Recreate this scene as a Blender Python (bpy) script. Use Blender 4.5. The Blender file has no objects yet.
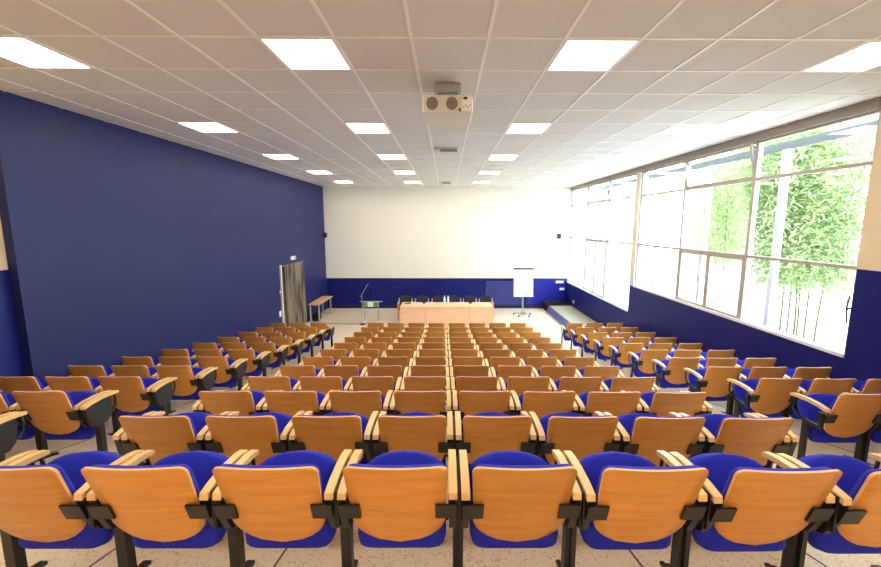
import bpy, bmesh, math, random
from mathutils import Vector, Matrix
R = random.Random(7)
S = bpy.context.scene
COL = S.collection

# ------------------------------------------------------------------ camera
CZ = 3.795                       # camera height above the flat floor at the front
FPX, PITCH, YAW, ROLL, CX, CY = 362.8865, 0.1284, 0.006, 0.0021, 448.4529, 270.5465
fw = Vector((math.sin(YAW)*math.cos(PITCH), math.cos(YAW)*math.cos(PITCH), -math.sin(PITCH)))
ri = Vector((math.cos(YAW), -math.sin(YAW), 0)); up = ri.cross(fw)
ri, up = ri*math.cos(ROLL)+up*math.sin(ROLL), -ri*math.sin(ROLL)+up*math.cos(ROLL)
cd = bpy.data.cameras.new('camera'); cam = bpy.data.objects.new('camera', cd); COL.objects.link(cam)
cd.sensor_width = 36; cd.lens = 36*FPX/881
cd.shift_x = -(CX-440.5)/881; cd.shift_y = (CY-283.5)/881
cd.clip_start = 0.05; cd.clip_end = 300
m = Matrix((ri, up, -fw)).transposed().to_4x4(); m.translation = (0, 0, CZ); cam.matrix_world = m
S.camera = cam

# ------------------------------------------------------------------ world, exposure
SKY, LAMP, EXPO = 6.4, 11.0, 1.10
w = bpy.data.worlds.new('sky'); S.world = w; w.use_nodes = True
bg = w.node_tree.nodes['Background']; bg.inputs[0].default_value = (0.75, 0.89, 1.0, 1); bg.inputs[1].default_value = SKY
S.view_settings.view_transform = 'Standard'; S.view_settings.look = 'None'
S.view_settings.exposure = EXPO; S.view_settings.gamma = 1; S.view_settings.use_curve_mapping = False
S.cycles.max_bounces = 10; S.cycles.diffuse_bounces = 6; S.cycles.transparent_max_bounces = 12
S.cycles.use_denoising = True; S.cycles.sample_clamp_indirect = 8
S.cycles.caustics_reflective = False; S.cycles.caustics_refractive = False

# ------------------------------------------------------------------ materials
def mat(name, col, rough=0.6, metal=0.0, spec=0.5):
    mt = bpy.data.materials.new(name); mt.use_nodes = True
    b = mt.node_tree.nodes['Principled BSDF']
    b.inputs['Base Color'].default_value = (*col, 1); b.inputs['Roughness'].default_value = rough
    b.inputs['Metallic'].default_value = metal; b.inputs['Specular IOR Level'].default_value = spec
    return mt
def nd(mt, t, **kw):
    n = mt.node_tree.nodes.new(t)
    for k, v in kw.items(): setattr(n, k, v)
    return n
def bsdf(mt): return mt.node_tree.nodes['Principled BSDF']
def coords(mt, scale=(1, 1, 1), out='Object'):
    tc = nd(mt, 'ShaderNodeTexCoord'); mp = nd(mt, 'ShaderNodeMapping'); mp.inputs['Scale'].default_value = scale
    mt.node_tree.links.new(tc.outputs[out], mp.inputs[0]); return mp.outputs[0]
def noise(mt, vec, scale, detail=3, rough=0.5):
    n = nd(mt, 'ShaderNodeTexNoise'); n.inputs['Scale'].default_value = scale; n.inputs['Detail'].default_value = detail
    n.inputs['Roughness'].default_value = rough
    mt.node_tree.links.new(vec, n.inputs['Vector']); return n.outputs['Fac']
def ramp(mt, fac, stops):
    r = nd(mt, 'ShaderNodeValToRGB'); e = r.color_ramp.elements
    while len(e) < len(stops): e.new(0.5)
    for el, (p, c) in zip(e, stops): el.position = p; el.color = (*c, 1)
    mt.node_tree.links.new(fac, r.inputs[0]); return r.outputs[0]
def setcol(mt, sock): mt.node_tree.links.new(sock, bsdf(mt).inputs['Base Color'])
def bump(mt, fac, strength, dist=0.01):
    b = nd(mt, 'ShaderNodeBump'); b.inputs['Strength'].default_value = strength; b.inputs['Distance'].default_value = dist
    mt.node_tree.links.new(fac, b.inputs['Height']); mt.node_tree.links.new(b.outputs[0], bsdf(mt).inputs['Normal'])
def mixc(mt, fac, a, b, mode='MIX'):
    n = nd(mt, 'ShaderNodeMix', data_type='RGBA', blend_type=mode)
    L = mt.node_tree.links
    for s, v in ((n.inputs[0], fac), (n.inputs[6], a), (n.inputs[7], b)):
        if hasattr(v, 'links'): L.new(v, s)
        elif isinstance(v, (int, float)): s.default_value = v
        else: s.default_value = (*v, 1)
    return n.outputs[2]

def wood(name, dark, light, sc=(1.2, 6, 14), rough=0.38, vary=0.25):
    mt = mat(name, light, rough)
    v = coords(mt, sc)
    oi = nd(mt, 'ShaderNodeObjectInfo')
    add = nd(mt, 'ShaderNodeVectorMath', operation='MULTIPLY_ADD')
    mt.node_tree.links.new(oi.outputs['Random'], add.inputs[0]); add.inputs[1].default_value = (13, 7, 31)
    mt.node_tree.links.new(v, add.inputs[2])
    f = noise(mt, add.outputs[0], 2.2, 5, 0.6)
    c = ramp(mt, f, [(0.3, dark), (0.7, light)])
    hs = nd(mt, 'ShaderNodeHueSaturation'); mt.node_tree.links.new(c, hs.inputs['Color'])
    mr = nd(mt, 'ShaderNodeMapRange'); mr.inputs[3].default_value = 1-vary/2; mr.inputs[4].default_value = 1+vary/2
    mt.node_tree.links.new(oi.outputs['Random'], mr.inputs[0]); mt.node_tree.links.new(mr.outputs[0], hs.inputs['Value'])
    setcol(mt, hs.outputs[0])
    return mt
M = {}
M['beech'] = wood('varnished_beech_ply', (0.58, 0.245, 0.038), (0.70, 0.320, 0.056))
M['ply_edge'] = mat('ply_edge', (0.80, 0.46, 0.24), 0.45)
M['arm_wood'] = wood('arm_beech', (0.74, 0.46, 0.18), (0.86, 0.60, 0.29), (6, 1.2, 6), 0.35, 0.12)
M['desk_wood'] = wood('desk_laminate', (0.76, 0.47, 0.29), (0.84, 0.54, 0.34), (1, 3, 3), 0.45, 0.05)
M['bench_wood'] = wood('bench_laminate', (0.66, 0.36, 0.18), (0.78, 0.46, 0.26), (3, 1, 3), 0.4, 0.05)
f = mat('blue_fabric', (0.012, 0.016, 0.33), 0.9, spec=0.2)
v = coords(f); nz = noise(f, v, 300, 2); setcol(f, ramp(f, nz, [(0.3, (0.014, 0.020, 0.36)), (0.7, (0.026, 0.036, 0.56))])); bump(f, nz, 0.3, 0.003)
bsdf(f).inputs['Sheen Weight'].default_value = 0.15; bsdf(f).inputs['Sheen Tint'].default_value = (0.35, 0.4, 1, 1)
M['fabric'] = f
M['black'] = mat('black_steel', (0.008, 0.008, 0.009), 0.4)
M['blackp'] = mat('black_plastic', (0.012, 0.012, 0.013), 0.5)
M['chrome'] = mat('brushed_steel', (0.6, 0.6, 0.6), 0.3, 1.0)
M['grey_metal'] = mat('grey_metal', (0.46, 0.48, 0.50), 0.4, 0.3)
# walls
def paint(name, c1, c2, sc=1.2, rough=0.6, b=0.15):
    mt = mat(name, c1, rough); v = coords(mt)
    setcol(mt, ramp(mt, noise(mt, v, sc, 4), [(0.35, c1), (0.65, c2)]))
    bump(mt, noise(mt, v, 90, 3), b, 0.004); return mt
M['blue_wall'] = paint('blue_wall_covering', (0.012, 0.017, 0.100), (0.014, 0.020, 0.112), 0.9, 0.5)
bsdf(M['blue_wall']).inputs['Specular IOR Level'].default_value = 0.30
M['blue_low'] = paint('blue_wall_paint', (0.007, 0.011, 0.140), (0.009, 0.013, 0.152), 1.0, 0.45, 0.05)
bsdf(M['blue_low']).inputs['Specular IOR Level'].default_value = 0.25
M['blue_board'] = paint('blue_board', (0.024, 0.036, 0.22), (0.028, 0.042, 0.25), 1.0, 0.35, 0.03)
M['blue_lit'] = paint('window_lit_blue_board', (0.012, 0.016, 0.30), (0.014, 0.019, 0.33), 1.0, 0.3, 0.02)  # separate board; window light is put into its brighter blue
M['cream'] = paint('cream_paint', (0.74, 0.60, 0.40), (0.77, 0.63, 0.43), 1.0, 0.7, 0.05)
M['screen'] = mat('white_screen_paint', (0.86, 0.82, 0.72), 0.75)
M['baseboard'] = mat('dark_skirting', (0.012, 0.012, 0.05), 0.5)
M['lintel'] = mat('brown_grey_lintel', (0.34, 0.29, 0.24), 0.6)
M['frame'] = mat('beige_window_frame', (0.44, 0.40, 0.34), 0.5)
M['sill'] = mat('white_sill', (0.80, 0.80, 0.80), 0.5)
M['post'] = mat('pale_post', (0.72, 0.67, 0.57), 0.6)
t = mat('ceiling_tile', (0.78, 0.76, 0.725), 0.9, spec=0.1)
v = coords(t); bump(t, noise(t, v, 160, 4, 0.7), 0.25, 0.004)
M['tile'] = t
M['tbar'] = mat('white_ceiling_grid', (0.94, 0.92, 0.88), 0.4)
M['void'] = mat('ceiling_void', (0.25, 0.22, 0.2), 0.9)
d = bpy.data.materials.new('lamp_diffuser'); d.use_nodes = True
for n in list(d.node_tree.nodes):
    if n.type == 'BSDF_PRINCIPLED': d.node_tree.nodes.remove(n)
em = nd(d, 'ShaderNodeEmission'); em.inputs[0].default_value = (1.0, 0.87, 0.69, 1); em.inputs[1].default_value = LAMP
d.node_tree.links.new(em.outputs[0], d.node_tree.nodes['Material Output'].inputs[0]); M['diffuser'] = d
# terrazzo floor
t = mat('terrazzo', (0.6, 0.5, 0.4), 0.32)
v = coords(t)
n1 = ramp(t, noise(t, v, 0.6, 3), [(0.3, (0.76, 0.63, 0.46)), (0.7, (0.82, 0.70, 0.54))])
vo = nd(t, 'ShaderNodeTexVoronoi'); vo.inputs['Scale'].default_value = 95; t.node_tree.links.new(v, vo.inputs['Vector'])
sp = nd(t, 'ShaderNodeSeparateColor'); t.node_tree.links.new(vo.outputs['Color'], sp.inputs[0])
c2 = mixc(t, ramp(t, sp.outputs[0], [(0.86, (0, 0, 0)), (0.90, (1, 1, 1))]), n1, (0.55, 0.40, 0.27))
c3 = mixc(t, ramp(t, sp.outputs[1], [(0.78, (0, 0, 0)), (0.82, (1, 1, 1))]), c2, (0.80, 0.72, 0.60))
setcol(t, c3); M['terrazzo'] = t
M['joint'] = mat('dark_joint', (0.10, 0.085, 0.07), 0.6)
# glass
g = bpy.data.materials.new('window_glass'); g.use_nodes = True
nt = g.node_tree; nt.nodes.remove(nt.nodes['Principled BSDF'])
tr = nd(g, 'ShaderNodeBsdfTransparent'); tr.inputs[0].default_value = (0.95, 0.98, 0.97, 1)
gl = nd(g, 'ShaderNodeBsdfGlossy'); gl.inputs['Roughness'].default_value = 0.03
mx = nd(g, 'ShaderNodeMixShader'); mx.inputs[0].default_value = 0.05
nt.links.new(tr.outputs[0], mx.inputs[1]); nt.links.new(gl.outputs[0], mx.inputs[2]); nt.links.new(mx.outputs[0], nt.nodes['Material Output'].inputs[0])
M['glass'] = g
t = mat('accordion_vinyl', (0.20, 0.15, 0.105), 0.6)
v = coords(t, (0, 1, 0.03)); setcol(t, ramp(t, noise(t, v, 24, 1), [(0.42, (0.07, 0.05, 0.035)), (0.58, (0.27, 0.21, 0.15))])); M['accordion'] = t  # vertical stripes paint the shading of the pleats into the vinyl colour
M['offwhite'] = mat('offwhite_plastic', (0.66, 0.64, 0.56), 0.45)
M['projector'] = mat('cream_projector_shell', (0.84, 0.79, 0.70), 0.45)
M['white'] = mat('white_plastic', (0.85, 0.85, 0.82), 0.45)
M['paper'] = mat('white_paper', (0.92, 0.88, 0.76), 0.8)
M['grille'] = mat('grey_grille', (0.13, 0.115, 0.09), 0.7)
M['louvre'] = mat('grey_louvre', (0.30, 0.28, 0.24), 0.6)
M['red'] = mat('red_plastic', (0.5, 0.02, 0.03), 0.4)
M['green'] = mat('green_print', (0.10, 0.34, 0.10), 0.5)
M['navy_fabric'] = mat('slate_fabric', (0.022, 0.028, 0.055), 0.85)
M['pink_wood'] = mat('chair_beech', (0.72, 0.40, 0.28), 0.45)
M['platform_top'] = mat('platform_top', (0.32, 0.28, 0.22), 0.5)
M['platform_side'] = mat('platform_blue', (0.10, 0.12, 0.34), 0.4)
M['water'] = mat('clear_bottle', (0.75, 0.80, 0.82), 0.15)
M['leaf'] = mat('bamboo_leaf', (0.30, 0.50, 0.13), 0.6)
b = bsdf(M['leaf']); b.inputs['Subsurface Weight'].default_value = 0
v = coords(M['leaf']); setcol(M['leaf'], ramp(M['leaf'], noise(M['leaf'], v, 1.3, 3), [(0.3, (0.29, 0.40, 0.15)), (0.7, (0.54, 0.62, 0.31))]))
M['culm'] = mat('bamboo_culm', (0.13, 0.11, 0.05), 0.5)
M['gravel'] = paint('pale_paving', (0.62, 0.60, 0.55), (0.70, 0.68, 0.63), 0.8, 0.9)
M['ext_post'] = mat('white_exterior_paint', (0.82, 0.82, 0.80), 0.6)
M['ext_beam'] = mat('grey_exterior_beam', (0.10, 0.11, 0.115), 0.6)

# ------------------------------------------------------------------ mesh helpers
class MB:
    def __init__(s): s.v, s.f, s.mi, s.sm = [], [], [], []
    def add(s, vs, fs, mi=0, sm=False):
        o = len(s.v); s.v += [tuple(p) for p in vs]
        for q in fs: s.f.append(tuple(i+o for i in q)); s.mi.append(mi); s.sm.append(sm)
        return s
    def box(s, x0, x1, y0, y1, z0, z1, mi=0):
        vs = [(x, y, z) for z in (z0, z1) for y in (y0, y1) for x in (x0, x1)]
        return s.add(vs, [(0, 2, 3, 1), (4, 5, 7, 6), (0, 1, 5, 4), (2, 6, 7, 3), (0, 4, 6, 2), (1, 3, 7, 5)], mi)
    def prism(s, pts, axis, a, b, mi=0):
        n = len(pts)
        def P(p, q): return {'x': (q, p[0], p[1]), 'y': (p[0], q, p[1]), 'z': (p[0], p[1], q)}[axis]
        vs = [P(p, a) for p in pts]+[P(p, b) for p in pts]
        fs = [tuple(range(n)), tuple(range(2*n-1, n-1, -1))]+[(i, i+n, (i+1) % n+n, (i+1) % n) for i in range(n)]
        return s.add(vs, fs, mi)
    def tube(s, path, r, n=8, mi=0, sm=True):
        path = [Vector(p) for p in path]; rs = r if isinstance(r, (list, tuple)) else [r]*len(path)
        vs, fs = [], []
        for i, p in enumerate(path):
            d = (path[min(i+1, len(path)-1)]-path[max(i-1, 0)]).normalized()
            a = d.orthogonal().normalized() if i == 0 else (a-d*a.dot(d)).normalized()
            b = d.cross(a)
            for k in range(n):
                t = 2*math.pi*k/n; vs.append(p+(a*math.cos(t)+b*math.sin(t))*rs[i])
        for i in range(len(path)-1):
            for k in range(n): fs.append((i*n+k, i*n+(k+1) % n, (i+1)*n+(k+1) % n, (i+1)*n+k))
        s.add(vs, fs, mi, sm)
        o = len(s.v)-len(vs)
        s.f += [tuple(o+k for k in reversed(range(n))), tuple(o+len(vs)-n+k for k in range(n))]; s.mi += [mi]*2; s.sm += [False]*2
        return s
    def lathe(s, prof, c=(0, 0, 0), n=16, mi=0, sm=True):
        vs = [(c[0]+r*math.cos(2*math.pi*k/n), c[1]+r*math.sin(2*math.pi*k/n), c[2]+z) for r, z in prof for k in range(n)]
        fs = [(i*n+k, i*n+(k+1) % n, (i+1)*n+(k+1) % n, (i+1)*n+k) for i in range(len(prof)-1) for k in range(n)]
        return s.add(vs, fs, mi, sm)
    def sheet(s, rows, yb, yf, nc=8, mi_face=0, mi_rim=0, smooth_rim=False):
        """solid slab: rows = [(z, halfwidth)], back surface yb(x,z), front surface yf(x,z)"""
        n = nc+1; nr = len(rows); vs = []
        for fn in (yb, yf):
            for z, hw in rows:
                for k in range(n):
                    x = -hw+2*hw*k/nc; vs.append((x, fn(x, z), z))
        o = nr*n; f1, f2 = [], []
        for i in range(nr-1):
            for k in range(nc):
                a, b, c, d_ = i*n+k, i*n+k+1, (i+1)*n+k+1, (i+1)*n+k
                f1.append((a, d_, c, b)); f1.append((a+o, b+o, c+o, d_+o))
            a, b = i*n, (i+1)*n
            f2.append((a, a+o, b+o, b)); f2.append((a+nc, b+nc, b+nc+o, a+nc+o))
        for k in range(nc):
            f2.append((k, k+1, k+1+o, k+o)); a = (nr-1)*n+k; f2.append((a, a+o, a+1+o, a+1))
        base = len(s.v)
        s.add(vs, f1, mi_face, True)
        for q in f2: s.f.append(tuple(i+base for i in q)); s.mi.append(mi_rim); s.sm.append(smooth_rim)
        return s
    def mesh(s, name, mats):
        me = bpy.data.meshes.new(name); me.from_pydata(s.v, [], s.f)
        for mm in (mats if isinstance(mats, (list, tuple)) else [mats]): me.materials.append(mm if not isinstance(mm, str) else M[mm])
        me.polygons.foreach_set('material_index', s.mi); me.polygons.foreach_set('use_smooth', s.sm)
        bm = bmesh.new(); bm.from_mesh(me); bmesh.ops.recalc_face_normals(bm, faces=bm.faces); bm.to_mesh(me); bm.free()
        me.update(); return me
    def obj(s, name, mats, parent=None, bevel=0, loc=None):
        return link(name, s.mesh(name, mats), parent, bevel, loc)
def link(name, me, parent=None, bevel=0, loc=None, rot=None):
    o = bpy.data.objects.new(name, me); COL.objects.link(o); o.parent = parent
    if loc: o.location = loc
    if rot: o.rotation_euler = rot
    if bevel:
        md = o.modifiers.new('bevel', 'BEVEL'); md.width = bevel; md.segments = 2; md.limit_method = 'ANGLE'; md.angle_limit = 0.7
    return o
def empty(name, loc, rz=0):
    o = bpy.data.objects.new(name, None); COL.objects.link(o); o.location = loc; o.rotation_euler = (0, 0, rz); o.empty_display_size = 0.1
    return o
def tag(o, label, cat, group=None):
    o['label'] = label; o['category'] = cat
    if group: o['group'] = group
    return o
def struct(o, label=None):
    o['kind'] = 'structure'
    if label: o['label'] = label
    return o

# ------------------------------------------------------------------ dimensions
XL, XLR, XR = -5.346, -5.46, 5.42     # left wall, recessed left wall at the back, window wall
YF, YB = 16.10, -3.0                  # front wall, back wall
ZC = CZ+1.571                         # ceiling
ROWY = [1.487]+[1.5264+0.78758*k for k in range(1, 12)]
ROWTOP = [-1.080, -1.297, -1.497, -1.703, -1.892, -2.067, -2.223, -2.369, -2.503, -2.627, -2.736, -2.836]
HB = 0.82                             # height of a backrest above the floor
FOOT = 0.25
ROWZ = [CZ+t-HB for t in ROWTOP]

# floor profile along y
prof = [(YB, ROWZ[0]+0.36), (0.2, ROWZ[0]+0.36)]+[(y+FOOT, z) for y, z in zip(ROWY, ROWZ)]+[(11.2, 0.06), (11.9, 0.02), (12.6, 0.0), (YF, 0.0)]
def floor_z(y):
    for (a, za), (b_, zb) in zip(prof, prof[1:]):
        if a <= y <= b_: return za+(zb-za)*(y-a)/(b_-a)
    return 0.0
mb = MB()
n = len(prof)
mb.add([(x, y, z) for x in (XLR-0.1, XR+0.1) for y, z in prof]+[(x, y, z-0.25) for x in (XLR-0.1, XR+0.1) for y, z in prof],
       [(i, i+1, n+i+1, n+i) for i in range(n-1)]+[(2*n+i, 3*n+i, 3*n+i+1, 2*n+i+1) for i in range(n-1)]
       + [(0, n, 3*n, 2*n), (n-1, 3*n-1, 4*n-1, 2*n-1)]+[(i, 2*n+i, 2*n+i+1, i+1) for i in range(n-1)]+[(n+i, n+i+1, 3*n+i+1, 3*n+i) for i in range(n-1)])
floor = struct(mb.obj('floor', 'terrazzo'), 'pale speckled terrazzo floor sloping down to the front')
jp = [q for q in prof if q[0] < 10.7]; n = len(jp)
for k in range(-5, 6):
    x = 0.07+1.04*k
    if abs(x) > 5.3: continue
    j = MB()
    j.add([(x+s, y, z+0.002) for s in (-0.006, 0.006) for y, z in jp]+[(x+s, y, z-0.02) for s in (-0.006, 0.006) for y, z in jp],
          [(i, i+1, n+i+1, n+i) for i in range(n-1)]+[(i, 2*n+i, 2*n+i+1, i+1) for i in range(n-1)]+[(n+i, n+i+1, 3*n+i+1, 3*n+i) for i in range(n-1)])
    j.obj('floor_joint', 'joint', floor)

# walls
wl = MB()
DY0, DY1, DZ = 11.62, 13.58, CZ-1.40
wl.box(XL-0.3, XL, 4.52, DY0, -0.3, ZC+0.1).box(XL-0.3, XL, DY1, YF+0.2, -0.3, ZC+0.1).box(XL-0.3, XL, DY0, DY1, DZ, ZC+0.1)
wl.box(XL-0.9, XL-0.3, DY0-0.1, DY0, -0.3, DZ+0.1).box(XL-0.9, XL-0.3, DY1, DY1+0.1, -0.3, DZ+0.1).box(XL-0.9, XL-0.3, DY0, DY1, DZ, DZ+0.1).box(XL-1.0, XL-0.9, DY0-0.1, DY1+0.1, -0.3, DZ+0.1)
wall_left = struct(wl.obj('wall_left', 'blue_wall'), 'tall blue covered wall with a folding door')
SPLIT = CZ-0.58
struct(MB().box(XLR-0.2, XLR, YB-0.2, 4.52, 1.2, SPLIT).obj('wall_left_rear', 'blue_low'), 'recessed rear wall painted dark blue below')
struct(MB().box(XLR-0.2, XLR, YB-0.2, 4.52, SPLIT, ZC+0.1).obj('wall_left_rear_upper', 'cream'), 'recessed rear wall painted cream above')
WZ1, WZ2, WTOP = CZ-1.78, CZ-2.58, CZ+1.44
Y1a, Y1b, Y2a, Y2b = 4.72, 10.32, 10.56, 16.05
wr = MB()
wr.box(XR, XR+0.2, YB-0.2, Y1a, -0.3, SPLIT).box(XR, XR+0.2, Y1a, (Y1b+Y2a)/2-0.1, -0.3, WZ1).box(XR, XR+0.2, (Y1b+Y2a)/2-0.1, YF+0.2, -0.3, WZ2)
wr.box(XR, XR+0.2, (Y1b+Y2a)/2-0.1, Y2a, WZ2, WZ1)
struct(wr.obj('wall_right', 'blue_low'), 'dark blue wall stepping down below the windows')
struct(MB().box(XR, XR+0.2, YB-0.2, Y1a, SPLIT, ZC+0.1).obj('wall_right_rear', 'cream'), 'cream upper wall beside the large window')
struct(MB().box(XR-0.03, XR+0.2, Y1a, YF, WTOP, ZC+0.1).obj('trim_1', 'lintel'), 'brown-grey lintel above the windows')
struct(MB().box(XR-0.015, XR+0.2, Y1b, Y2a, WZ1, WTOP).obj('trim_2', 'post'), 'pale post between the two windows')
struct(MB().box(XR, XR+0.2, Y2b, YF+0.2, WZ2, WTOP).obj('trim_3', 'post'), 'pale window edge at the screen wall')
struct(MB().box(XLR-0.2, XR+0.2, YB-0.2, YB, 1.2, ZC+0.1).obj('wall_back', 'cream'))
SCB = CZ-2.415
struct(MB().box(XL-0.1, XR+0.1, YF, YF+0.2, -0.3, SCB+0.3).obj('wall_front', 'blue_low'), 'blue panelled lower front wall')
struct(MB().box(XL, XR, YF-0.06, YF+0.2, SCB, ZC+0.1).obj('wall_front_upper', 'screen'), 'wide white projection wall')
wf = [o for o in COL.objects if o.name == 'wall_front'][0]
for a, b_ in ((XL+0.02, -3.42), (-3.38, -1.86), (-1.82, -0.12), (-0.08, 1.60)):
    MB().box(a, b_, YF-0.03, YF+0.01, 0.17, SCB-0.10).obj('wall_board', 'blue_low', wf, 0.008)
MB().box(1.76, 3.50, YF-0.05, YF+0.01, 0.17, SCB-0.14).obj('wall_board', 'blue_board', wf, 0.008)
MB().box(3.62, XR-0.02, YF-0.03, YF+0.01, 0.17, SCB-0.06).obj('wall_board', 'blue_lit', wf, 0.008)
struct(MB().box(XL, XR, YF-0.035, YF, 0.0, 0.13).obj('baseboard_front', 'baseboard'))

# ceiling: slab, T-bars, tiles
ceil = struct(MB().box(XLR-0.2, XR+0.3, YB-0.2, YF+0.2, ZC+0.06, ZC+0.3).obj('ceiling', 'void'), 'suspended ceiling of square pale tiles')
T = 0.66; CX0, CY0 = 0.027, 3.326
def xl(j): return CX0+(j-0.5)*T
def yl(i): return CY0+i*T
TB = 0.014
LIGHTS = [(i, j) for i in (-8, -4, 0, 4, 8, 12, 16) for j in (-6, -2, 2, 6)]
tile_me, stuff = {}, MB()
for i in range(-10, 20):
    for j in range(-8, 9):
        if (i, j) in LIGHTS: continue
        xw0 = XLR if yl(i) < 4 else XL
        x0, x1 = max(xl(j)+TB, xw0), min(xl(j+1)-TB, XR)
        y0, y1 = max(yl(i)+TB, YB), min(yl(i+1)-TB, YF)
        if x1-x0 < 0.05 or y1-y0 < 0.03: continue
        if -1 <= i <= 16:
            key = (round(x1-x0, 3), round(y1-y0, 3))
            if key not in tile_me: tile_me[key] = MB().box(0, key[0], 0, key[1], 0, 0.02).mesh('ceiling_tile', 'tile')
            link('ceiling_tile', tile_me[key], ceil, loc=(x0, y0, ZC+0.007))
        else: stuff.box(x0, x1, y0, y1, ZC+0.007, ZC+0.027)
s_ = stuff.obj('ceiling_tiles_rest', 'tile', ceil); s_['kind'] = 'stuff'
for j in range(-8, 10):
    x = xl(j)
    if XLR < x < XR: MB().box(x-TB, x+TB, YB if x > XL else YB, YF if x > XL else 4.5, ZC, ZC+0.03).obj('grid_bar', 'tbar', ceil)
for i in range(-9, 20):
    y = yl(i); xa = (XLR if y < 4.5 else XL)
    g_ = MB()
    for j in range(-8, 9):
        x0, x1 = max(xl(j)+TB, xa), min(xl(j+1)-TB, XR)
        if x1 > x0: g_.box(x0, x1, y-TB, y+TB, ZC+0.0005, ZC+0.03)
    g_.obj('cross_bar', 'tbar', ceil)
ORD = ['first', 'second', 'third', 'fourth', 'fifth', 'sixth', 'seventh', 'eighth', 'ninth', 'tenth', 'eleventh', 'twelfth']
fr = MB()
h = T/2-TB
fr.box(-h, h, -h, -h+0.018, -0.004, 0.03).box(-h, h, h-0.018, h, -0.004, 0.03).box(-h, -h+0.018, -h+0.018, h-0.018, -0.004, 0.03).box(h-0.018, h, -h+0.018, h-0.018, -0.004, 0.03)
frm = fr.mesh('light_frame', 'tbar')
dif = MB().box(-h+0.018, h-0.018, -h+0.018, h-0.018, 0.002, 0.028).mesh('diffuser', 'diffuser')
for (i, j) in LIGHTS:
    e = empty('ceiling_light', (CX0+j*T, yl(i)+T/2, ZC))
    col = {-6: 'column beside the tall blue wall', -2: 'column on the blue-wall side of the projector', 2: 'column on the window side of the projector', 6: 'column beside the windows'}[j]
    tag(e, f'square flush ceiling light panel, {ORD[(16-i)//4]} from screen, {col}', 'ceiling light', 'square ceiling light panels')
    link('light_frame', frm, e); link('diffuser', dif, e)

# ------------------------------------------------------------------ windows
def window(name, ya, yb, zb, label):
    fx0, fx1 = XR+0.03, XR+0.10
    fb = 0.035
    root = MB()
    root.box(fx0, fx1, ya, yb, WTOP-fb, WTOP).box(fx0, fx1, ya, yb, zb, zb+fb).box(fx0, fx1, ya, ya+fb, zb+fb, WTOP-fb).box(fx0, fx1, yb-fb, yb, zb+fb, WTOP-fb)
    root = struct(root.obj(name, 'frame'), label)
    w3 = (yb-ya)/3
    ym = [ya, ya+w3*0.97, ya+w3*1.98, yb]
    zr = [zb, CZ-0.575, CZ+0.785, WTOP]
    for y in ym[1:3]: MB().box(fx0-0.015, fx1, y-0.03, y+0.03, zb+fb, WTOP-fb).obj('mullion', 'frame', root)
    for z in zr[1:3]:
        for a, b_ in zip(ym, ym[1:]): MB().box(fx0-0.005, fx1, a+0.03, b_-0.03, z-0.025, z+0.025).obj('transom', 'frame', root)
    gx = XR+0.06
    for r in range(3):
        for c in range(3):
            y0, y1, z0, z1 = ym[c]+0.03, ym[c+1]-0.03, zr[r]+0.028, zr[r+1]-0.028
            if r == 0 and c == 1:      # pair of casements
                mid = (y0+y1)/2
                for a, b_ in ((y0, mid-0.003), (mid+0.003, y1)):
                    cs = MB(); q = 0.05
                    cs.box(fx0-0.012, fx1-0.02, a, b_, z0, z0+q).box(fx0-0.012, fx1-0.02, a, b_, z1-q, z1).box(fx0-0.012, fx1-0.02, a, a+q, z0+q, z1-q).box(fx0-0.012, fx1-0.02, b_-q, b_, z0+q, z1-q)
                    cs = cs.obj('casement', 'frame', root)
                    MB().box(gx-0.003, gx+0.003, a+q-0.005, b_-q+0.005, z0+q-0.005, z1-q+0.005).obj('pane', 'glass', cs)
                MB().box(fx0-0.04, fx0-0.012, mid-0.012, mid+0.012, (z0+z1)/2-0.06, (z0+z1)/2+0.06).obj('handle', 'grey_metal', root)
            elif r == 2 and c == 1:    # hopper vent tilted into the room
                hz, hy = z1-z0, y1-y0; q = 0.035
                cs = MB(); cs.box(-0.02, 0.02, 0, hy, 0, q).box(-0.02, 0.02, 0, hy, hz-q, hz).box(-0.02, 0.02, 0, q, q, hz-q).box(-0.02, 0.02, hy-q, hy, q, hz-q)
                cs = cs.obj('hopper_sash', 'frame', root, loc=(gx, y0, z0)); cs.rotation_euler = (0, -0.20, 0)
                MB().box(-0.003, 0.003, q-0.005, hy-q+0.005, q-0.005, hz-q+0.005).obj('pane', 'glass', cs)
                for yy in (y0+0.02, y1-0.02):
                    MB().tube([(gx, yy, z1-0.10), (gx-0.115, yy, z1-0.02)], 0.009, 6).tube([(gx-0.10, yy, z1-0.08), (gx-0.02, yy, z0+0.15)], 0.012, 6).obj('stay', 'blackp', root)
            else:
                MB().box(gx-0.003, gx+0.003, y0-0.003, y1+0.003, z0-0.004, z1+0.004).obj('pane', 'glass', root)
    MB().box(XR-0.02, XR+0.03, ya, yb, zb-0.02, zb+0.03).obj('sill', 'sill', root)
    return root
w1 = window('window_1', Y1a, Y1b, WZ1, 'large window of nine panes nearer the rear cream wall')
w2 = window('window_2', Y2a, Y2b, WZ2, 'large window of nine panes next to the screen wall')
MB().tube([(XR-0.01, Y1a+0.02, CZ-1.32), (XR-0.03, Y1a+0.03, CZ-1.1), (XR-0.02, Y1a+0.02, CZ-0.95)], 0.012, 6).tube([(XR+0.03, Y1a+0.02, CZ-1.12), (XR-0.03, Y1a+0.03, CZ-1.12)], 0.014, 6).obj('handle', 'blackp', w1)

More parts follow.
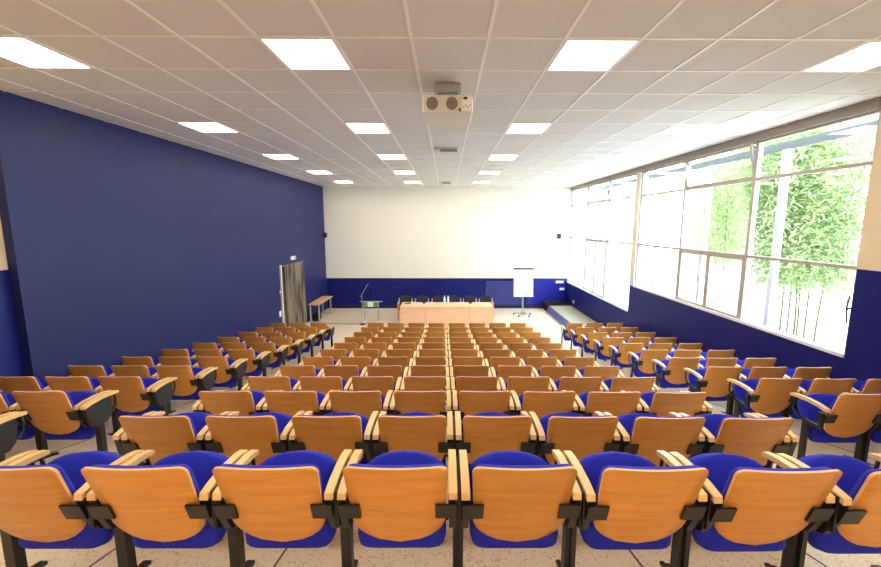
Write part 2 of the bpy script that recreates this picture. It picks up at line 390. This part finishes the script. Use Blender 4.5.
# ------------------------------------------------------------------ auditorium seats
PW = 0.590
hb = HB
WH, REC = 0.500, 0.150                # wood back: height, recline over that height
def shell_y(x, z): return REC*(hb-z)/WH+0.020*(x/0.238)**2
def shell_hw(dz, W=0.238, rc=0.035):
    if dz < rc: return W-rc+math.sqrt(max(rc*rc-(rc-dz)**2, 0))
    if dz < 0.33: return W-0.014*(dz-rc)/(0.33-rc)
    u = min((dz-0.33)/(WH-0.33), 1); return (W-0.014)*max(1-u**2.2, 0.0)**0.5+0.004
dzs = [0, .003, .010, .02, .035, .11, .18, .26, .33, .37, .40, .43, .46, .484, .50]
me_shell = MB().sheet([(hb-0.008-d_, shell_hw(d_)) for d_ in dzs], lambda x, z: shell_y(x, z), lambda x, z: shell_y(x, z)+0.013, 8, 0, 1).mesh('backrest_shell', ['beech', 'ply_edge'])
def pad_f(x, z):
    e = min((1-min(abs(x)/0.236, 1))*6, (hb-z)*30+0.35, 1); return shell_y(x, z)+0.0135+0.022+0.014*max(e, 0)
pdz = [0, .004, .012, .022, .04, .11, .18, .26, .33, .37, .40]
me_pad = MB().sheet([(hb-0.023-d_, shell_hw(d_)-0.004) for d_ in pdz], lambda x, z: shell_y(x, z)+0.0135, pad_f, 8, 0, 0, True).mesh('backrest_pad', 'fabric')
# tipped-up seat, resting at a slant
SL, SW, STILT = 0.45, 0.232, math.radians(27)
def seat_hw(z):
    d0 = z; d1 = SL-z; wv = SW
    if d0 < 0.06: wv = SW-0.06+math.sqrt(max(0.0036-(0.06-d0)**2, 0))
    if d1 < 0.12:
        u = 1-d1/0.12; wv = min(wv, (SW-0.006)*max(1-u**2.3, 0)**0.5+0.006)
    return wv
srow = [0, .006, .02, .06, .12, .18, .25, SL-.16, SL-.12, SL-.09, SL-.06, SL-.035, SL-.018, SL-.007, SL]
def sth(x, z):
    e = min((seat_hw(z)+0.002-abs(x))/0.03, z/0.03+0.25, (SL-z)/0.04+0.25, 1); return 0.020+0.022*math.sqrt(max(e, 0.0))
ms_ = MB().sheet([(z, seat_hw(z)) for z in srow], lambda x, z: -sth(x, z), lambda x, z: sth(x, z), 12, 0, 0, True)
ms_.v = [(x, 0.225+y*math.cos(STILT)+z*math.sin(STILT), 0.218-y*math.sin(STILT)+z*math.cos(STILT)) for x, y, z in ms_.v]
me_seat = ms_.mesh('seat', 'fabric')
# armrest board (local x = 0 at centre)
AZ = hb-0.180
arm_prof = [(0.082, AZ-0.040), (0.086, AZ-0.008), (0.16, AZ+0.006), (0.27, AZ+0.010), (0.37, AZ+0.002), (0.432, AZ-0.014), (0.44, AZ-0.028), (0.43, AZ-0.038), (0.36, AZ-0.028), (0.26, AZ-0.021), (0.16, AZ-0.025)]
me_arm = MB().prism(arm_prof, 'x', -0.0205, 0.0205).mesh('armrest', 'arm_wood')
pan = [(0.090, AZ-0.041), (0.16, AZ-0.026), (0.26, AZ-0.022), (0.345, AZ-0.028), (0.355, AZ-0.14), (0.335, AZ-0.22), (0.29, AZ-0.26), (0.20, AZ-0.27), (0.15, AZ-0.25), (0.11, AZ-0.16)]
me_panel = MB().prism(pan, 'x', -0.018, 0.018).mesh('side_panel', 'blackp')
me_hook = MB().tube([(0, 0.405, AZ-0.032), (0, 0.412, AZ-0.10), (0, 0.405, AZ-0.16), (0, 0.37, AZ-0.20), (0, 0.31, AZ-0.215)], 0.010, 6).mesh('arm_support', 'black')
zb_ = hb-0.285
def br_mesh(s):
    q = MB(); yb_ = shell_y(0.2, zb_)
    prof_ = [(yb_-0.016-0.045*0.3, zb_+0.045), (yb_-0.004-0.045*0.3, zb_+0.045), (yb_-0.004+0.045*0.3, zb_-0.045), (yb_-0.016+0.045*0.3, zb_-0.045)]
    q.prism(prof_, 'x', min(s*0.180, s*0.279), max(s*0.180, s*0.279))
    q.box(min(s*0.243, s*0.279), max(s*0.243, s*0.279), yb_-0.006, yb_+0.06, zb_-0.035, zb_+0.035)
    return q.mesh('back_bracket', 'black')
me_brR, me_brL = br_mesh(1), br_mesh(-1)
def halfleg(s, spine=True):
    q = MB(); q.box(min(0, s*0.026), max(0, s*0.026), FOOT-0.025, FOOT+0.025, -0.03, AZ-0.20)
    if spine: q.box(min(0, s*0.0085), max(0, s*0.0085), 0.10, 0.36, AZ-0.20, AZ-0.012)
    else: q.box(min(0, s*0.026), max(0, s*0.026), 0.10, FOOT+0.03, AZ-0.225, AZ-0.19).box(min(0, s*0.026), max(0, s*0.026), 0.10, 0.13, AZ-0.19, AZ-0.06)
    return q.mesh('leg', 'black')
# half of the standard shared by two neighbours (each seat keeps its own half); foot follows the slope
me_legL, me_legR, me_legO = halfleg(1), halfleg(-1), halfleg(1, False)
me_footL = MB().box(0, 0.022, -0.10, 0.12, -0.004, 0.016).mesh('foot', 'black')
me_footR = MB().box(-0.022, 0, -0.10, 0.12, -0.004, 0.016).mesh('foot', 'black')
me_hinge = MB().tube([(-0.244, 0.235, 0.37), (0.244, 0.235, 0.37)], 0.011, 6).mesh('hinge_rod', 'black')
HALF = PW/2-0.0006

def row_dy(x, k): return -0.10*max(x/4.3, 0)**1.3*(11-k)/9
def seat_at(x, k, label, group, extra_l=False, extra_r=False, open_l=False, dy=0.0):
    y = ROWY[k]+dy; z = ROWZ[k]+0.5*(floor_z(y+FOOT)-ROWZ[k])
    e = empty('auditorium_seat', (x, y, z)); tag(e, label, 'seat', group)
    link('backrest_shell', me_shell, e); link('backrest_pad', me_pad, e); link('seat', me_seat, e); link('hinge_rod', me_hinge, e)
    link('back_bracket', me_brL, e); link('back_bracket', me_brR, e)
    sl = math.atan2(floor_z(y+FOOT+0.15)-z, 0.15); sb = math.atan2(z-floor_z(y+FOOT-0.15), 0.15); sl = (sl+sb)/2
    ax = PW/2-0.0305
    def side(px, panel=True):
        link('armrest', me_arm, e, loc=(px, 0, 0)); link('arm_support', me_hook, e, loc=(px, 0, 0))
        if panel: link('side_panel', me_panel, e, loc=(px, 0, 0))
    def leg(px, ml, mf):
        l = link('leg', ml, e, loc=(px, 0, 0))
        fo = link('foot', mf, l, loc=(0, FOOT, 0)); fo.rotation_euler = (sl, 0, 0)
    side(-ax, not open_l); side(ax); leg(-HALF, me_legO if open_l else me_legL, me_footL); leg(HALF, me_legR, me_footR)
    if extra_l: side(-PW+ax)
    if extra_l: leg(-HALF, me_legR, me_footR)
    if extra_r: side(PW-ax); leg(HALF, me_legL, me_footL)
    return e
for k in range(12):
    row = ORD[11-k]
    for c in range(8):
        x = 0.064-0.045*k/11+(c-3.5)*PW
        if c < 4: where = f'{ORD[c]} seat from door aisle'
        else: where = f'{ORD[7-c]} seat from window aisle'
        seat_at(x, k, f'beech-backed blue tip-up seat, middle block, {row} row from table, {where}', 'tip-up seats in the middle block', c == 0, c == 7, dy=row_dy(x, k))
    if k == 0: continue
    for c in range(3):
        seat_at(-3.395-PW*(c+0.5), k, f'beech-backed blue tip-up seat, folding-door wall block, {row} row from table, {ORD[c]} from aisle', 'tip-up seats along the folding-door wall', False, c == 0)
        seat_at(3.435+0.025*(11-k)/9+PW*(c+0.5), k, f'beech-backed blue tip-up seat, window wall block, {row} row from table, {ORD[c]} from aisle', 'tip-up seats along the window wall', open_l=(c == 0), dy=row_dy(3.435+PW*(c+0.5), k))

# ------------------------------------------------------------------ folding door and things on the blue wall
dr = struct(empty('door_1', (XL, DY0, 0)), 'brown pleated accordion door in a pale frame')
mbf = MB(); mbf.box(-0.1, 0.05, -0.07, 0.0, floor_z(DY0)-0.02, DZ+0.07)
mbf.obj('door_frame', 'offwhite', dr)
MB().box(-0.1, 0.02, 0, DY1-DY0, DZ-0.01, DZ+0.03).obj('door_track', 'accordion', dr)
ac = MB(); NP = 18; y0_, y1_ = 0.20, DY1-DY0
pts = [(0.05 if q % 2 else -0.09, y0_+(y1_-y0_)*q/NP) for q in range(NP+1)]
vs = [(x+dx, y, z) for dx in (0, -0.012) for z in (0.03, DZ-0.01) for x, y in pts]
N1 = NP+1
fs = []
for q in range(NP): fs += [(q, q+1, N1+q+1, N1+q), (2*N1+q, 3*N1+q, 3*N1+q+1, 2*N1+q+1), (N1+q, N1+q+1, 3*N1+q+1, 3*N1+q), (q, 2*N1+q, 2*N1+q+1, q+1)]
fs += [(0, N1, 3*N1, 2*N1), (NP, 2*N1+NP, 3*N1+NP, N1+NP)]
ac.add(vs, fs); ac.obj('accordion_panel', 'accordion', dr)
MB().box(0.03, 0.055, 0.165, 0.205, 0.03, DZ-0.01).obj('lead_post', 'blackp', dr)
ex = tag(empty('exit_sign', (XL, 12.55, CZ-1.19)), 'small white exit sign box above the accordion door', 'sign')
MB().box(0, 0.07, -0.17, 0.17, -0.06, 0.06).obj('housing', 'white', ex, 0.01)
MB().box(0.0705, 0.073, -0.02, 0.13, -0.035, 0.035).obj('sign_face', 'green', ex)
fc = tag(empty('fire_call_point', (XL, 11.43, CZ-2.18)), 'red fire call point on blue wall beside accordion door', 'alarm')
MB().box(0, 0.045, -0.05, 0.05, -0.05, 0.05).obj('housing', 'red', fc, 0.008)
MB().box(0.046, 0.049, -0.03, 0.03, -0.03, 0.03).obj('glass_plate', 'white', fc)
sw = tag(empty('light_switch', (XL, 11.43, CZ-2.89)), 'white light switch on blue wall beside accordion door', 'switch')
MB().box(0, 0.015, -0.06, 0.06, -0.09, 0.09).obj('plate', 'white', sw, 0.004)
MB().box(0.0155, 0.024, -0.025, 0.025, -0.035, 0.035).obj('rocker', 'paper', sw)
def small_speaker(loc, rz, label):
    e = tag(empty('wall_speaker', loc, rz), label, 'speaker', None)
    MB().box(-0.07, 0.07, -0.18, -0.06, -0.11, 0.11).obj('cabinet', 'blackp', e, 0.01)
    MB().box(-0.05, 0.05, -0.186, -0.1805, -0.09, 0.09).obj('grille', 'black', e)
    MB().tube([(0, 0.0, 0), (0, -0.06, 0)], 0.015, 6).obj('wall_arm', 'black', e)
small_speaker((XL, 15.75, CZ-0.50), math.radians(90), 'small black speaker on blue wall beside the screen')
small_speaker((4.94, YF-0.062, CZ-0.53), 0, 'small black speaker on white wall near the windows')

# ------------------------------------------------------------------ projector and ceiling units
px, py, pz = 0.012, 4.06, CZ+1.175
pj = tag(empty('projector', (px, py, pz)), 'cream ceiling projector with two round vents hanging over the seats', 'projector')
pw, ph, pd = 0.272, 0.185, 0.60
out = [(-pw, 0), (pw, 0), (pw, pd*0.72), (pw-0.05, pd*0.9), (0.1, pd), (-0.1, pd), (-pw+0.05, pd*0.9), (-pw, pd*0.72)]
MB().prism(out, 'z', 0, ph).obj('body', 'projector', pj, 0.02)
MB().box(-pw+0.012, pw-0.012, -0.0015, 0.03, 0.012, ph-0.012).obj('rear_panel', 'offwhite', pj)
for cx in (-0.165, 0.045):
    gq = MB()
    ring = [(cx+0.062*math.cos(t*math.pi/8)*(1.0), 0.095+0.066*math.sin(t*math.pi/8)) for t in range(16)]
    gq.prism(ring, 'y', -0.005, 0.0)
    gr = gq.obj('vent_grille', 'grille', pj)
    lv = MB()
    for q in range(-4, 5): lv.box(cx-0.055*math.sqrt(1-(q/5)**2), cx+0.055*math.sqrt(1-(q/5)**2), -0.009, -0.0052, 0.095+q*0.013-0.003, 0.095+q*0.013+0.003)
    lv.obj('louvres', 'louvre', gr)
MB().box(0.155, 0.255, -0.005, 0.002, 0.02, 0.165).obj('connector_panel', 'white', pj)
MB().box(0.165, 0.21, -0.009, -0.0051, 0.135, 0.158).obj('port', 'blackp', pj)
MB().box(0.12, 0.138, -0.012, 0.0, 0.015, 0.045).obj('power_socket', 'blackp', pj)
for q in range(4): MB().box(0.165+q*0.022, 0.178+q*0.022, -0.008, -0.0051, 0.05+0.02*(q % 2), 0.062+0.02*(q % 2)).obj('port', 'grille', pj)
MB().tube([(0.0, pd-0.01, 0.09), (0.0, pd+0.05, 0.09)], 0.06, 16).obj('lens', 'blackp', pj)
mtb = MB(); mtb.box(-0.145, 0.145, 0.26, 0.52, ph+0.115, 1.571-1.175).box(-0.13, 0.13, 0.22, 0.50, ph+0.025, ph+0.06)
for sx in (-0.12, 0.12): mtb.box(sx-0.012, sx+0.012, 0.26, 0.30, ph, ph+0.12).box(sx-0.012, sx+0.012, 0.42, 0.46, ph, ph+0.12)
mtb.box(-0.03, 0.03, 0.3, 0.4, ph+0.05, ph+0.115)
mtb.obj('ceiling_mount', 'grey_metal', pj)
def vent(loc, wd, label):
    e = tag(empty('ceiling_vent', loc), label, 'vent')
    MB().box(-wd-0.12, wd, 0, 0.30, -0.02, 0).obj('base_plate', 'offwhite', e)
    MB().prism([(0.02, -0.02), (0.03, -0.085), (0.25, -0.085), (0.27, -0.02)], 'x', -wd, wd).obj('housing', 'offwhite', e)
    for q in range(4): MB().box(-wd+0.01, wd-0.01, 0.016, 0.028, -0.035-q*0.014, -0.027-q*0.014).obj('louvre', 'louvre', e)
vent((0.045, 7.80, ZC), 0.18, 'small pale ceiling unit with grey louvres behind the projector')
vent((0.0, 14.0, ZC), 0.15, 'tiny pale ceiling unit with louvres close to the screen')

# ------------------------------------------------------------------ speakers' table, chairs, bottles
TZ = 0.745
def desk(x0, x1, label):
    xc = (x0+x1)/2; hw = (x1-x0)/2-0.004
    e = tag(empty('conference_desk', (xc, 13.14, 0)), label, 'desk', 'desks in front of the screen')
    MB().box(-hw, hw, 0, 0.80, TZ-0.03, TZ).obj('desktop', 'desk_wood', e, 0.004)
    MB().box(-hw+0.03, hw-0.03, 0.03, 0.05, 0.05, TZ-0.03).obj('modesty_panel', 'desk_wood', e)
    for s in (-1, 1): MB().box(s*hw-(0.03 if s > 0 else 0), s*hw+(0 if s > 0 else 0.03), 0.02, 0.78, 0, TZ-0.03).obj('side_panel', 'desk_wood', e)
desk(-1.72, -0.77, 'short peach wood desk at the lectern end of the table')
desk(-0.77, 0.86, 'long peach wood desk in the middle carrying two bottles')
desk(0.86, 1.745, 'short peach wood desk at the flip chart end of the table')
def conf_chair(x, y, label):
    e = tag(empty('conference_chair', (x, y, 0)), label, 'chair', 'chairs behind the desks')
    MB().sheet([(0.42, 0.20), (0.425, 0.235), (0.46, 0.24), (0.465, 0.2)], lambda a, z: -0.22, lambda a, z: 0.22, 4, 0, 0).obj('seat', 'navy_fabric', e)
    rows = [(0.56, 0.17), (0.57, 0.20), (0.66, 0.225), (0.78, 0.225), (0.85, 0.205), (0.885, 0.17), (0.90, 0.12), (0.905, 0.06)]
    MB().sheet(rows, lambda a, z: 0.19+0.12*(z-0.56)-0.5*a*a, lambda a, z: 0.235+0.12*(z-0.56)-0.5*a*a, 8, 0, 0).obj('backrest', 'navy_fabric', e)
    for s in (-1, 1):
        MB().prism([(-0.20, 0.655), (0.19, 0.665), (0.19, 0.695), (-0.20, 0.685)], 'x', s*0.262-0.022, s*0.262+0.022).obj('armrest', 'pink_wood', e)
        MB().box(s*0.262-0.018, s*0.262+0.018, -0.19, -0.15, 0, 0.655).obj('leg', 'pink_wood', e)
        MB().prism([(0.16, 0), (0.20, 0), (0.26, 0.80), (0.22, 0.80)], 'x', s*0.262-0.018, s*0.262+0.018).obj('leg', 'pink_wood', e)
        MB().box(s*0.235-0.01, s*0.235+0.01, 0.17, 0.22, 0.40, 0.60).obj('back_support', 'black', e)
        MB().box(min(s*0.2, s*0.262), max(s*0.2, s*0.262), -0.17, 0.19, 0.40, 0.425).obj('seat_rail', 'pink_wood', e)
cxs = [-1.64, -0.985, -0.31, 0.32, 0.955, 1.60]
for q, x in enumerate(cxs):
    pos = 'lectern' if q < 3 else 'flip chart'
    conf_chair(x, 14.20, f'dark upholstered armchair behind the desks, {ORD[q if q < 3 else 5-q]} from the {pos} end')
def bottle(x, y, label):
    e = tag(empty('water_bottle', (x, y, TZ)), label, 'bottle', 'bottles on the desk')
    MB().lathe([(0.0, 0), (0.04, 0), (0.042, 0.02), (0.042, 0.17), (0.03, 0.21), (0.016, 0.24), (0.016, 0.25)], n=12).obj('body', 'water', e)
    MB().lathe([(0.018, 0.25), (0.018, 0.275), (0.0, 0.275)], n=12).obj('cap', 'white', e)
bottle(-0.066, 13.84, 'clear water bottle on the long desk, the one nearer the lectern')
bottle(0.070, 13.84, 'clear water bottle on the long desk, the one nearer the flip chart')
def desk_mic(x, y, label):
    e = tag(empty('desk_microphone', (x, y, TZ)), label, 'microphone', 'microphones on the desks')
    MB().prism([(-0.05, 0), (0.09, 0), (0.08, 0.03), (-0.05, 0.05)], 'x', -0.05, 0.05).obj('base', 'blackp', e)
    MB().tube([(0, 0.03, 0.035), (0, 0.03, 0.12), (0, 0.06, 0.18), (0, 0.12, 0.20)], 0.008, 6).obj('gooseneck', 'black', e)
    MB().tube([(0, 0.115, 0.199), (0, 0.17, 0.21)], 0.016, 8).obj('microphone_head', 'blackp', e)
desk_mic(-0.86, 13.74, 'black gooseneck microphone at the joint nearer the lectern')
desk_mic(0.93, 13.74, 'black gooseneck microphone at the joint nearer the flip chart')
e = tag(empty('handheld_microphone', (-1.47, 13.58, TZ)), 'black handheld microphone lying on the desk by the lectern', 'microphone')
MB().tube([(-0.13, 0, 0.022), (0.06, 0.02, 0.022)], [0.014, 0.02], 8).obj('handle', 'blackp', e)
MB().tube([(0.06, 0.02, 0.026), (0.09, 0.023, 0.028), (0.125, 0.027, 0.026)], [0.02, 0.028, 0.014], 8).obj('microphone_head', 'grille', e)

# ------------------------------------------------------------------ lectern, microphone stand, cable
lc = tag(empty('lectern', (-2.90, 13.80, 0)), 'slim metal lectern with green and white printed front', 'lectern')
for s in (-1, 1):
    MB().box(s*0.27-0.016, s*0.27+0.016, -0.016, 0.016, 0.03, 0.80).obj('leg', 'grey_metal', lc)
    MB().box(s*0.27-0.03, s*0.27+0.03, -0.22, 0.22, 0, 0.03).obj('foot', 'white', lc)
MB().prism([(-0.18, 0.86), (0.20, 0.76), (0.20, 0.735), (-0.18, 0.835)], 'x', -0.41, 0.41).obj('desktop', 'grey_metal', lc)
fp = MB().box(-0.27, 0.29, -0.205, -0.19, 0.635, 0.825).obj('front_panel', 'white', lc)
MB().box(-0.27, -0.10, -0.209, -0.2055, 0.64, 0.82).obj('green_print', 'green', fp)
MB().box(0.12, 0.29, -0.209, -0.2055, 0.64, 0.82).obj('green_print', 'green', fp)
MB().box(-0.25, 0.25, -0.12, 0.14, 0.46, 0.49).obj('shelf', 'white', lc)
ms = tag(empty('microphone_stand', (-3.17, 13.42, 0)), 'thin black microphone stand with angled boom beside lectern', 'stand')
MB().lathe([(0, 0), (0.12, 0), (0.12, 0.015), (0.02, 0.03), (0, 0.03)], n=16).obj('base', 'black', ms)
MB().tube([(0, 0, 0.02), (0, 0, 1.16)], 0.010, 8).obj('pole', 'grey_metal', ms)
MB().tube([(-0.06, 0, 1.05), (0.20, 0.05, 1.50)], 0.009, 8).obj('boom', 'grey_metal', ms)
MB().tube([(0.195, 0.05, 1.49), (0.235, 0.055, 1.56)], [0.016, 0.022], 8).obj('microphone_head', 'grille', ms)
cb = MB().tube([(XL+0.35, 13.44, 0.008), (-4.4, 13.47, 0.008), (-3.7, 13.45, 0.008), (-3.29, 13.44, 0.008)], 0.012, 6).obj('floor_cable', 'joint')
tag(cb, 'dark cable running across the floor to the microphone stand', 'cable')

# ------------------------------------------------------------------ side table along the blue wall, bag
bt = tag(empty('side_table', (-5.06, 14.4, 0)), 'long narrow wooden table on grey legs along the blue wall', 'table')
MB().box(-0.215, 0.23, -0.80, 0.80, 0.70, 0.735).obj('tabletop', 'bench_wood', bt, 0.004)
for s in (-1, 1):
    for q in (-0.17, 0.16): MB().box(q-0.022, q+0.022, s*0.70-0.022, s*0.70+0.022, 0.04, 0.70).obj('leg', 'grey_metal', bt)
    MB().box(-0.21, 0.21, s*0.70-0.025, s*0.70+0.025, 0, 0.04).obj('foot_bar', 'grey_metal', bt)
MB().box(-0.02, 0.02, -0.68, 0.68, 0.64, 0.70).obj('under_rail', 'grey_metal', bt)
bgp = tag(empty('black_bag', (-5.10, 14.0, 0)), 'black bag on the floor beneath the side table', 'bag')
MB().sheet([(0.0, 0.09), (0.01, 0.11), (0.12, 0.125), (0.24, 0.115), (0.31, 0.08), (0.32, 0.05)], lambda a, z: -0.18, lambda a, z: 0.18, 6, 0, 0).obj('bag_body', 'blackp', bgp, 0.02)
MB().tube([(0, -0.08, 0.315), (0, -0.06, 0.42), (0, 0.06, 0.42), (0, 0.08, 0.315)], 0.01, 6).obj('carry_strap', 'black', bgp)

# ------------------------------------------------------------------ flip chart
fl = tag(empty('flip_chart', (3.19, 14.75, 0)), 'white flip chart on wheeled star base', 'flip chart')
bd = MB().prism([(-0.02, 0.84), (0.02, 0.84), (0.10, 1.99), (0.06, 1.99)], 'x', -0.40, 0.40).obj('board', 'white', fl)
MB().prism([(-0.035, 0.87), (-0.022, 0.87), (0.055, 1.97), (0.042, 1.97)], 'x', -0.37, 0.37).obj('paper_pad', 'paper', bd)
MB().prism([(0.02, 1.93), (0.11, 1.93), (0.11, 2.0), (0.02, 2.0)], 'x', -0.41, 0.41).obj('clamp_bar', 'grille', fl)
MB().box(-0.40, 0.40, -0.10, 0.0, 0.82, 0.845).obj('pen_tray', 'white', fl)
MB().tube([(0.12, -0.05, 0.86), (0.13, -0.05, 0.99)], 0.012, 6).obj('marker', 'red', fl)
MB().tube([(0, 0.06, 0.10), (0, 0.06, 1.3)], 0.028, 10).obj('pole', 'grey_metal', fl)
MB().lathe([(0, 0.06), (0.06, 0.06), (0.05, 0.12), (0, 0.12)], (0, 0.06, 0), 12).obj('hub', 'grey_metal', fl)
for q in range(5):
    a = math.radians(90+72*q); dx, dy = math.cos(a), math.sin(a)
    l = MB().tube([(0.04*dx, 0.06+0.04*dy, 0.10), (0.36*dx, 0.06+0.36*dy, 0.075)], [0.026, 0.018], 8).obj('base_leg', 'grey_metal', fl)
    MB().tube([(0.36*dx-0.02*dy, 0.06+0.36*dy+0.02*dx, 0.034), (0.36*dx+0.02*dy, 0.06+0.36*dy-0.02*dx, 0.034)], 0.034, 10).obj('caster', 'blackp', l)

# ------------------------------------------------------------------ low platform and box by the windows, wall fittings
pl = tag(empty('low_platform', (4.88, 13.5, 0)), 'low blue-sided platform with grey top below the far window', 'platform')
MB().prism([(-0.58, 0.05), (0.51, 0.05), (0.51, 0.27), (-0.45, 0.27)], 'y', -1.6, 1.78).obj('side_casing', 'platform_side', pl)
MB().box(-0.44, 0.51, -1.6, 1.78, 0.27, 0.30).obj('deck', 'platform_top', pl)
MB().box(-0.60, 0.51, -1.6, 1.78, 0, 0.05).obj('plinth', 'bench_wood', pl)
pb = tag(empty('black_chest', (4.92, 15.72, 0)), 'low black chest in the corner beneath white wall plates', 'chest')
MB().box(-0.56, 0.48, -0.25, 0.33, 0, 0.35).obj('body', 'blackp', pb, 0.01)
MB().box(-0.57, 0.48, -0.26, 0.33, 0.352, 0.385).obj('lid', 'black', pb, 0.006)
for (x, z, wd, lb) in ((5.09, CZ-2.585, 0.17, 'upper wider white plate on the blue corner wall'), (5.20, CZ-2.90, 0.11, 'lower narrower white plate on the blue corner wall')):
    e = tag(empty('wall_plate', (x, YF-0.031, z)), lb, 'wall plate')
    MB().box(-wd, wd, -0.03, 0, -0.055, 0.055).obj('plate', 'white', e, 0.006)
    MB().box(-wd*0.7, wd*0.7, -0.034, -0.0305, -0.02, 0.02).obj('insert', 'paper', e)
e = tag(empty('wall_socket', (XR, 15.1, 0.52)), 'round white socket low on the blue window wall', 'socket')
MB().tube([(0, 0, 0), (-0.03, 0, 0)], 0.07, 14).obj('plate', 'white', e)
MB().tube([(-0.0302, 0, 0), (-0.036, 0, 0)], 0.035, 12).obj('socket_face', 'paper', e)

# ------------------------------------------------------------------ outside: paving, veranda posts, bamboo
GZ = 0.6
struct(MB().box(XR+0.22, 60, -10, 70, GZ-0.3, GZ).obj('ground_outside', 'gravel'), 'pale paving outside the windows')
BX = 6.40
for q, y in enumerate((7.0, 9.0, 11.0, 13.0, 15.0, 17.0)):
    o = MB().box(BX-0.05, BX+0.05, y-0.05, y+0.05, GZ, CZ+1.40).obj('veranda_post', 'ext_post')
    tag(o, f'slim white veranda post outside the windows, {ORD[q]} from the rear cream wall', 'post', 'veranda posts outside the windows')
o = MB().box(BX-0.06, BX+0.06, 3.0, 18.0, CZ+1.40, CZ+1.53).obj('veranda_beam', 'ext_beam'); tag(o, 'grey horizontal beam outside above the window panes', 'beam')
def leafmesh(pts, name, parent):
    mb_ = MB()
    for p in pts:
        L = R.uniform(0.14, 0.26); wd = L*0.09
        a = R.uniform(0, 6.283); d = Vector((math.cos(a), math.sin(a), R.uniform(-1.1, 0.1))).normalized()
        s = d.cross(Vector((R.uniform(-.5, .5), R.uniform(-.5, .5), 1))).normalized()*wd
        nrm = s.cross(d).normalized()*L*0.07
        p = Vector(p)
        mb_.add([p, p+d*L*0.4+s+nrm, p+d*L, p+d*L*0.4-s+nrm], [(0, 1, 2), (0, 2, 3)])
    me = bpy.data.meshes.new(name); me.from_pydata(mb_.v, [], mb_.f); me.materials.append(M['leaf'])
    o = link(name, me, parent); o['kind'] = 'stuff'; return o
def bamboo(x, y, ht, rad, nc, nl, label):
    e = tag(empty('bamboo_clump', (x, y, GZ)), label, 'bamboo', 'bamboo growing outside the windows')
    pts = []
    for c in range(nc):
        a = R.uniform(0, 6.283); r0 = rad*0.35*math.sqrt(R.random()); lean = R.uniform(0.2, 0.65)*rad
        hh = ht*R.uniform(0.75, 1.05)
        P = []
        for q in range(9):
            t_ = q/8; P.append((math.cos(a)*(r0+lean*t_**2.2), math.sin(a)*(r0+lean*t_**2.2), hh*(t_-0.10*t_**4)))
        MB().tube(P, [0.028*(1-0.8*q/8) for q in range(9)], 6).obj('culm', 'culm', e)
        for q in range(nl//nc):
            t_ = R.uniform(0.22, 1.0)**0.8; i_ = min(int(t_*8), 7); A, B = Vector(P[i_]), Vector(P[i_+1]); b_ = A.lerp(B, t_*8-i_)
            rr = rad*0.55*math.sqrt(R.random()); aa = R.uniform(0, 6.283)
            pts.append(b_+Vector((math.cos(aa)*rr, math.sin(aa)*rr, R.uniform(-0.45, 0.25))))
    leafmesh(pts, 'foliage', e)
bamboo(9.35, 9.1, 6.8, 1.70, 6, 34000, 'tall dense bamboo clump filling the rearmost window bay')
bamboo(10.9, 13.9, 6.2, 1.35, 5, 16000, 'bamboo clump seen through the middle bay of the rear window')
bamboo(14.6, 20.5, 5.0, 1.5, 7, 8000, 'bamboo clump behind the casement pair of the rear window')
bamboo(17.5, 33.0, 5.2, 2.2, 8, 5000, 'distant bamboo clump seen through the window beside the screen')
